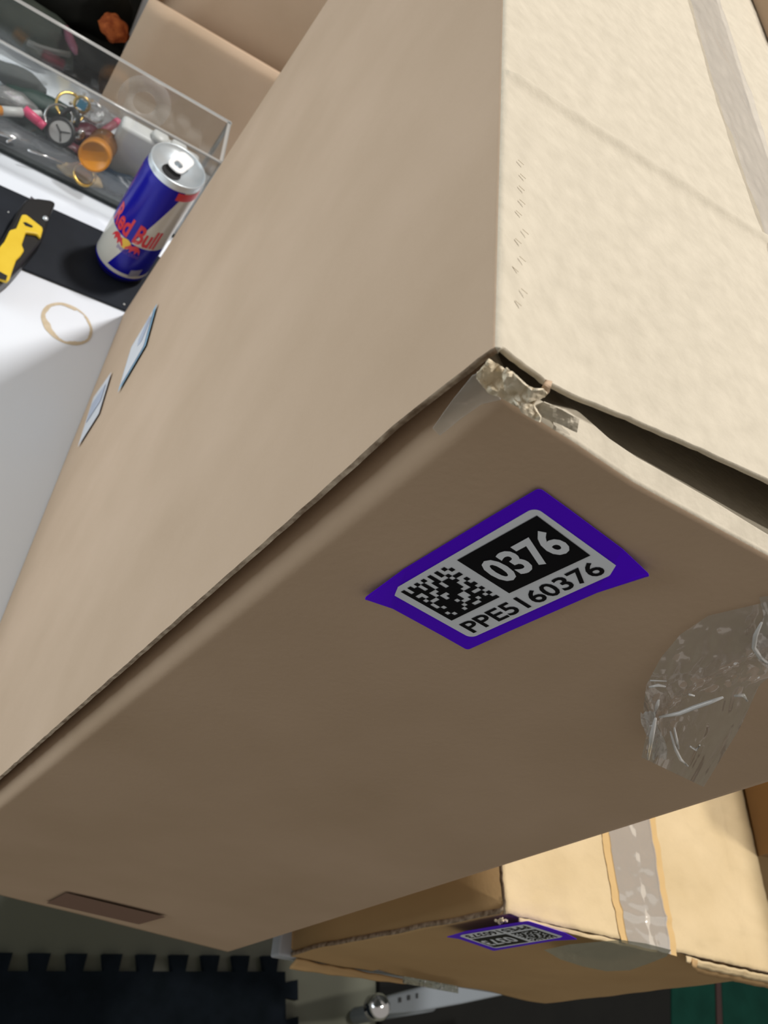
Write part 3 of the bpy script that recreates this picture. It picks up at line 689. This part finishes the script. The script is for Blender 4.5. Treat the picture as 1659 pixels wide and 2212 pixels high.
tube('corner_post', [Wd(dn(tf1, -.99)), Wd(tf1)], .0014, M_rim, BN, 8); tube('corner_post', [Wd(dn(tb1, -.99)), Wd(tb1)], .0014, M_rim, BN, 8)

# ---- things in the bin
BF = -.989
def inb(p, z): return onz(p, z)
def rod(name, label, cat, p0, p1, z0, z1, r, mats, cuts=None, group=None):
    a, b = Wd(inb(p0, z0)), Wd(inb(p1, z1)); d = (b - a); L_ = d.length
    root = empty(name, label, cat, a, group)
    c = cuts or [(0, 1)]
    for (t0, t1), (nm, mm, rr) in zip(c, mats):
        M = align(a + d * t0, d); l = L_ * (t1 - t0)
        lathe(nm, [(0, 0), (rr * .9, 0), (rr, .0004), (rr, l - .0004), (rr * .9, l), (0, l)], mm, root, 18, M)
    return root
M_pink = plain('pink_plastic', (.78, .08, .20), .35); M_wh = plain('white_plastic', (.62, .63, .62), .4); M_org = plain('amber_plastic', (.66, .26, .030), .38)
M_gold = plain('gold_metal', (.72, .48, .14), .22, 1.); M_sil = plain('silver_metal', (.75, .75, .76), .2, 1.); M_dk = plain('dark_plastic', (.018, .020, .022), .4)
M_navy = plain('navy_plastic', (.012, .028, .050), .4); M_wine = plain('wine_plastic', (.11, .016, .030), .4); M_brn = plain('tan_wood', (.40, .27, .11), .5); M_teal = plain('dark_green', (.010, .05, .035), .5)
rod('marker_pen', 'white marker pen with orange end at the left picture edge in the clear bin', 'pen', (-30, 237), (48, 243), -.935, -.93, .0045,
    [('end_cap', M_org, .0046), ('barrel', M_wh, .0044)], [(0, .42), (.42, 1)])
rod('lipstick_tube', 'bright pink tube lying beside the wristwatch in the clear bin', 'tube', (52, 236), (96, 274), -.925, -.93, .0042, [('tube', M_pink, .0044), ('cap', M_pink, .0040)], [(0, .72), (.72, 1)])
rod('pen_stub', 'short white pen stub under the pink tube in the clear bin', 'pen', (60, 244), (88, 246), -.945, -.945, .0032, [('barrel', M_wh, .0032)])
# amber pill bottle lying with its cap to the viewer
a = inb((203, 338), -.915); b = inb((222, 312), -.925); cA = Wd(a)
dcam = (Wd(CAM) - cA).normalized(); ax = (dcam + Vector((-.05, -.15, -.3))).normalized()
pb = empty('pill_bottle', 'amber pill bottle with an orange cap facing up in the clear bin', 'bottle', cA)
Mx = align(cA, -ax)
lathe('cap', [(0, .0012), (.0118, .0010), (.0124, 0), (.0142, 0), (.0150, .0012), (.0150, .012), (.0135, .0125)], M_org, pb, 36, Mx)
lathe('bottle_body', [(.0120, .012), (.0142, .016), (.0142, .048), (0, .049)], film('amber_clear', (.75, .42, .16), .35, (.45, .20, .05), .1, .5), pb, 36, Mx)
# white container
jar = empty('plastic_container', 'white plastic container with two rounded caps, in the clear bin just behind the drink can', 'container', Wd((-.06, 1.27, -.989)))
box('container_body', Wd((-.066, 1.275, -.9345)), (.082, .020, .058), M_wh, jar, Matrix.Rotation(.12, 3, 'Z'), .004)
for x, y in ((-.072, 1.272), (-.036, 1.277)):
    c = Wd((x, y, -.881)); lathe('cap', [(0, 0), (.0085, 0), (.0085, .005), (.0070, .0068), (0, .007)], M_wh, jar, 24, Matrix.Translation(c))
# wristwatch
wc = Wd(inb((131, 285), -.93)); nrm = ((Wd(CAM) - wc).normalized() + Vector((-.15, 0, .1))).normalized()
wt = empty('wristwatch', 'black wristwatch with a grey dial in the clear bin', 'watch', wc); Mw = align(wc, nrm)
lathe('watch_case', [(0, -.004), (.0125, -.004), (.0138, -.002), (.0138, .002), (.0118, .0034), (.0102, .0028)], M_dk, wt, 36, Mw)
lathe('dial', [(0, .0022), (.0103, .0022)], plain('dial_grey', (.36, .36, .36), .5), wt, 36, Mw)
for ang, ll in ((.5, .009), (2.6, .007), (-1.0, .009)):
    v0 = Vector((0, 0, .0027)); v1 = Vector((ll * math.cos(ang), ll * math.sin(ang), .0027)); tube('watch_hand', [Mw @ v0, Mw @ v1], .0005, M_dk, wt, 6)
arc = [Mw @ Vector((.0138 * math.cos(t) * .55 - .0, .0125 + .012 * math.sin(t), -.004 - .008 * abs(math.cos(t)) * 0 + .003 * math.sin(t))) for t in np.linspace(0, math.pi, 12)]
tube('strap', arc, .0024, M_dk, wt, 8)
# gold brooch with blue stone
gc = Wd(inb((177, 226), -.925)); Mg = align(gc, (Wd(CAM) - gc).normalized())
gb = empty('gold_brooch', 'gold jewel with a square blue stone in the clear bin', 'jewel', gc)
lathe('setting', [(.0065, -.001), (.0085, .0), (.0085, .002), (.0062, .0028), (.0055, .001)], M_gold, gb, 24, Mg)
v, f = box_vf((0, 0, .0022), (.0085, .0085, .003)); mesh('stone', [Mg @ q for q in v], f, plain('blue_stone', (.03, .22, .36), .1), gb)
for kx in range(7):
    t = kx / 7 * 2 * math.pi; lathe('bead', [(0, -.0018), (.0014, -.001), (.0018, 0), (.0014, .001), (0, .0018)], M_gold if kx % 2 else M_sil, gb, 10, Mg @ Matrix.Translation((.0105 * math.cos(t), .0105 * math.sin(t), .001)))
def ring_thing(name, label, cat, p, z, r, rt, mat, tiltv=(.2, -.4, .8)):
    c = Wd(inb(p, z)); Mr = align(c, tiltv); n = 28
    pts = [Mr @ Vector((r * math.cos(t), r * math.sin(t), 0)) for t in np.linspace(0, 2 * math.pi, n)]
    return tag(tube(name, pts, rt, mat, None, 8), label, cat)
ring_thing('bracelet', 'brass bracelet between the wristwatch and blue jewel in the clear bin', 'bracelet', (152, 232), -.935, .014, .0014, M_gold)
ring_thing('bracelet', 'silver chain bracelet right of the blue jewel in the clear bin', 'bracelet', (200, 240), -.94, .012, .0013, M_sil, (.3, -.2, .9))
ring_thing('hoop_earring', 'silver hoop above the wristwatch in the clear bin', 'earring', (127, 256), -.925, .0125, .0012, M_sil, (0, -.7, .7))
ring_thing('brass_ring', 'brass ring in front of the amber pill bottle', 'ring', (182, 378), -.97, .010, .0015, M_gold)
def lump(name, label, cat, p, z, sx, sy, sz, mat, seed, rot=0.):
    c = Wd(inb(p, z)); V = []; F = []; nu, nv = 20, 12
    R_ = Matrix.Rotation(rot, 3, 'Z')
    for i in range(nv + 1):
        ph = math.pi * i / nv - math.pi / 2
        for j in range(nu):
            th = 2 * math.pi * j / nu; d = Vector((math.cos(ph) * math.cos(th), math.cos(ph) * math.sin(th), math.sin(ph)))
            k_ = 1 + .28 * noise.noise(d * 2.1 + Vector((seed, 0, 0)))
            V.append(c + R_ @ Vector((d.x * sx * k_, d.y * sy * k_, d.z * sz * k_)))
    for i in range(nv):
        for j in range(nu): F.append((i * nu + j, i * nu + (j + 1) % nu, (i + 1) * nu + (j + 1) % nu, (i + 1) * nu + j))
    return tag(mesh(name, V, F, mat, None, True), label, cat)
M_clearp = film('clear_blister', (.9, .9, .9), .25, (.6, .6, .6), .08, .8, .8, 200, .002)
lump('cloth_pouch', 'dark wine pouch behind the amber pill bottle', 'pouch', (185, 290), -.965, .018, .012, .010, M_wine, 1, .5)
lump('cloth_pouch', 'wine red pouch left of the amber pill bottle', 'pouch', (150, 322), -.975, .016, .010, .007, M_wine, 5, .2)
lump('cable_bundle', 'black cable bundle under the wristwatch', 'cable', (110, 325), -.975, .026, .012, .008, M_dk, 2, .3)
lump('cable_bundle', 'black bundle at the left picture edge in the clear bin', 'cable', (20, 290), -.975, .030, .012, .008, M_dk, 3, .3)
lump('plastic_wrap', 'crinkled clear wrap right of the blue jewel', 'wrap', (214, 255), -.955, .018, .013, .010, M_clearp, 8, .6)
lump('plastic_wrap', 'crinkled clear wrap left of the pink tube against the rear wall', 'wrap', (28, 215), -.955, .022, .010, .008, M_clearp, 4, .2)
lump('tan_purse', 'tan leather purse under the amber pill bottle', 'purse', (178, 375), -.982, .024, .012, .006, M_brn, 9, .25)
lump('navy_pouch', 'navy pouch in the right of the clear bin behind the can', 'pouch', (262, 398), -.975, .026, .012, .010, M_navy, 6, .2)
lump('cloth_pouch', 'dark green pouch behind the wristwatch and pink tube', 'pouch', (90, 222), -.975, .034, .012, .008, M_teal, 11, .25)
lump('cloth_pouch', 'grey pouch at the rear left of the clear bin', 'pouch', (30, 165), -.965, .030, .010, .010, plain('grey_cloth', (.10, .11, .11), .8), 12, .25)
lump('glass_bead', 'shiny clear bead between the wristwatch and amber pill bottle', 'bead', (172, 293), -.93, .005, .003, .007, M_sil, 7, .6)
rod('pink_pen', 'dull pink pen leaning by the white jar in the clear bin', 'pen', (222, 285), (256, 262), -.945, -.935, .004, [('barrel', plain('dusty_pink', (.40, .12, .15), .4), .004), ('cap', M_pink, .0043)], [(0, .75), (.75, 1)])
for i, (p0, p1, lab) in enumerate((((15, 306), (76, 280), 'thin steel rod below the pink tube in the clear bin'), ((-10, 285), (66, 308), 'knurled silver rod at the left picture edge in the clear bin'), ((60, 324), (140, 352), 'short silver rod below the wristwatch in the clear bin'))):
    tag(tube('metal_rod', [Wd(inb(p0, -.965)), Wd(inb(p1, -.968))], .0011 + .0008 * (i == 1), M_sil), lab, 'rod')
# translucent pale ring seen through the bin
tc_ = Wd(ony((312, 222), 1.385)); Mt = align(tc_, (.12, -1, .25))
tag(lathe('pale_ring', [(.0115, -.001), (.027, -.001), (.027, .001), (.0115, .001), (.0115, -.001)], film('pale_ring_film', (.98, .97, .95), .16, (.80, .74, .68), .4, .0), None, 48, Mt),
    'translucent pale ring leaning on the cardboard box behind the clear bin', 'tape roll')

# ------------------------------------------------------------------ dark clutter behind the bin
M_bag = noisy('black_fabric', (.006, .007, .006), (.012, .013, .011), 40, .8, .5, 120)
def heap(name, label, cat, pix, z, sx, sy, sz, mat, seed, rot=0.):
    return lump(name, label, cat, pix, z, sx, sy, sz, mat, seed, rot)
heap('black_bag', 'large black bag lying behind the clear bin beside the cardboard box', 'bag', (120, -60), -.93, .085, .06, .06, M_bag, 1)
heap('black_bag', 'dark olive bag at the rear of the desk behind the bin rim', 'bag', (40, 45), -.965, .060, .035, .022, noisy('olive_fabric', (.012, .018, .013), (.03, .035, .026), 30, .8, .5, 120), 2)
heap('black_cloth', 'crumpled black cloth between the bin and the black bag', 'cloth', (212, 118), -.978, .042, .030, .012, M_bag, 4)
heap('orange_yarn', 'rust orange ball of yarn on the black cloth', 'yarn', (246, 62), -.90, .016, .014, .012, noisy('rust_yarn', (.20, .03, .006), (.50, .13, .03), 160, .8, .8, 300), 5)
tag(slab('black_cloth', [(-120, -90), (330, -60), (262, 118), (222, 205), (60, 118), (-90, 30)], -.9995, -.9965, M_bag, None, .0005), 'flat black cloth spread on the desk under the dark bags behind the bin', 'cloth')
tag(tube('pink_strap', [Wd(onz(p, -.925)) for p in ((142, 60), (150, 82), (160, 104), (164, 116))], [.003, .0045, .004, .002], plain('dull_pink', (.17, .045, .08), .5)), 'dull pink strap on the dark bags behind the bin', 'strap')
tag(tube('grey_cord', [Wd(onz(p, -.925)) for p in ((60, 92), (90, 104), (120, 112), (150, 118))], .003, plain('grey_cord_m', (.07, .07, .065), .6)), 'grey cord lying on the dark bags behind the bin', 'cord')
tag(box('white_carton', Wd((-.50, 1.42, -.93)), (.06, .05, .07), plain('white_card', (.6, .63, .68), .6), None, None, .002), 'white carton at the top left picture corner', 'box')

# ------------------------------------------------------------------ floor mats and metal frame
M_foam = noisy('navy_foam', (.005, .008, .011), (.009, .013, .019), 30, .9, .3, 200, spec=.08)
def foam(name, label, o, u, v, nu_, nv_, mat, pitch=.092, depth=.040, z=FZ, sides=(1, 1, 1, 1)):
    """interlocking play mat: dovetail teeth on its edges"""
    o = np.array(o, float); u = np.array(u, float); v = np.array(v, float); pts = []
    C = [o, o + u * nu_ * pitch, o + u * nu_ * pitch + v * nv_ * pitch, o + v * nv_ * pitch]
    cn = [nu_, nv_, nu_, nv_]
    for s in range(4):
        a, b = C[s], C[(s + 1) % 4]; d = (b - a) / cn[s]; n_ = np.array([-d[1], d[0]]); n_ /= np.linalg.norm(n_)
        for k_ in range(cn[s]):
            p = a + d * k_
            if sides[s]: pts += [p, p + d * .30, p + d * .22 + n_ * depth, p + d * .78 + n_ * depth, p + d * .70]
            else: pts.append(p)
    n = len(pts); V = [Wd((p[0], p[1], z + .002)) for p in pts] + [Wd((p[0], p[1], z + .022)) for p in pts]
    import bmesh
    me_o = mesh(name, V, [tuple(range(n, 2 * n)), tuple(range(n - 1, -1, -1))] + [(k_, (k_ + 1) % n, (k_ + 1) % n + n, k_ + n) for k_ in range(n)], mat)
    bm = bmesh.new(); bm.from_mesh(me_o.data); bmesh.ops.recalc_face_normals(bm, faces=bm.faces[:]); bmesh.ops.triangulate(bm, faces=[f for f in bm.faces if len(f.verts) > 4]); bm.to_mesh(me_o.data); bm.free()
    return tag(me_o, label, 'mat')
pa = onz((-60, 2100), FZ)[:2]; pb_ = onz((608, 2101), FZ)[:2]; ud = (pb_ - pa); nL = np.linalg.norm(ud); ud /= nL
vd2 = np.array([ud[1], -ud[0]])
nteeth = int(round(nL / .092))
foam('foam_mat', 'dark navy interlocking foam mat with teeth on the floor below the big box', pb_ , vd2, -ud, 11, nteeth, M_foam)
M_green = noisy('green_foam', (.003, .026, .018), (.0045, .036, .025), 20, .8, .3, 200, spec=.08)
def floor_slab(name, pts, z0, z1, mat, label, cat):
    return tag(slab(name, pts, z0, z1, mat, None, .002), label, cat)
M_blk = noisy('black_mat', (.0025, .0025, .002), (.004, .004, .003), 20, .9, .3, 200)
floor_slab('floor_mat', [(812, 2100), (1100, 2040), (1440, 2060), (1440, 2330), (812, 2330)], FZ + .002, FZ + .022, M_blk, 'black floor mat beneath the white metal frame', 'mat')
floor_slab('floor_mat', [(1442, 2030), (1534, 2030), (1540, 2330), (1442, 2330)], FZ + .002, FZ + .022, M_green, 'dark green floor mat strip left of the thin red one', 'mat')
floor_slab('floor_mat', [(1536, 2030), (1545, 2030), (1556, 2330), (1542, 2330)], FZ + .002, FZ + .024, plain('maroon_foam', (.028, .010, .008), .8), 'thin maroon strip between the two dark green floor mats', 'mat')
floor_slab('floor_mat', [(1547, 2030), (1800, 2030), (1800, 2330), (1558, 2330)], FZ + .002, FZ + .022, M_green, 'dark green floor mat at the lower right picture corner', 'mat')
# white perforated foot bar with posts
FR = empty('steel_stand', 'white perforated metal frame with a chrome end on the floor below the smaller box', 'frame', Wd(onz((950, 2160), -1.95)))
M_wm = plain('white_metal', (.20, .225, .25), .45); M_chr = plain('chrome', (.8, .8, .82), .12, 1.)
HB = -1.95
slab('foot_bar', [(824, 2160), (842, 2150), (900, 2134), (1000, 2112), (1140, 2090), (1140, 2138), (1000, 2168), (900, 2186), (842, 2190), (824, 2184)], HB, HB - .05, M_wm, FR, .003)
for p, wd_ in (((864, 2160), 3), ((883, 2155), 3), ((901, 2151), 2)):
    slab('bolt_hole', [(p[0] - wd_, p[1] - 5), (p[0] + wd_, p[1] - 6), (p[0] + wd_, p[1] + 5), (p[0] - wd_, p[1] + 6)], HB + .002, HB + .0025, M_dk, FR, 0)
lathe('end_cap', [(0, .012), (.012, .010), (.017, .002), (.017, -.012), (.0, -.014)], M_chr, FR, 24, Matrix.Translation(Wd(onz((824, 2174), HB)) + Vector((0, 0, -.006))))
for p in ((925, 2190), (958, 2190)):
    c = Wd(onz(p, HB)); z0 = Wd((0, 0, FZ + .022)).z
for p, rr in (((930, 2165), .012), ((975, 2158), .008)):
    c = Wd(onz(p, HB - .03)); tube('post', [(c.x, c.y, Wd((0, 0, FZ + .022)).z), (c.x, c.y, c.z)], rr, M_wm, FR, 16)
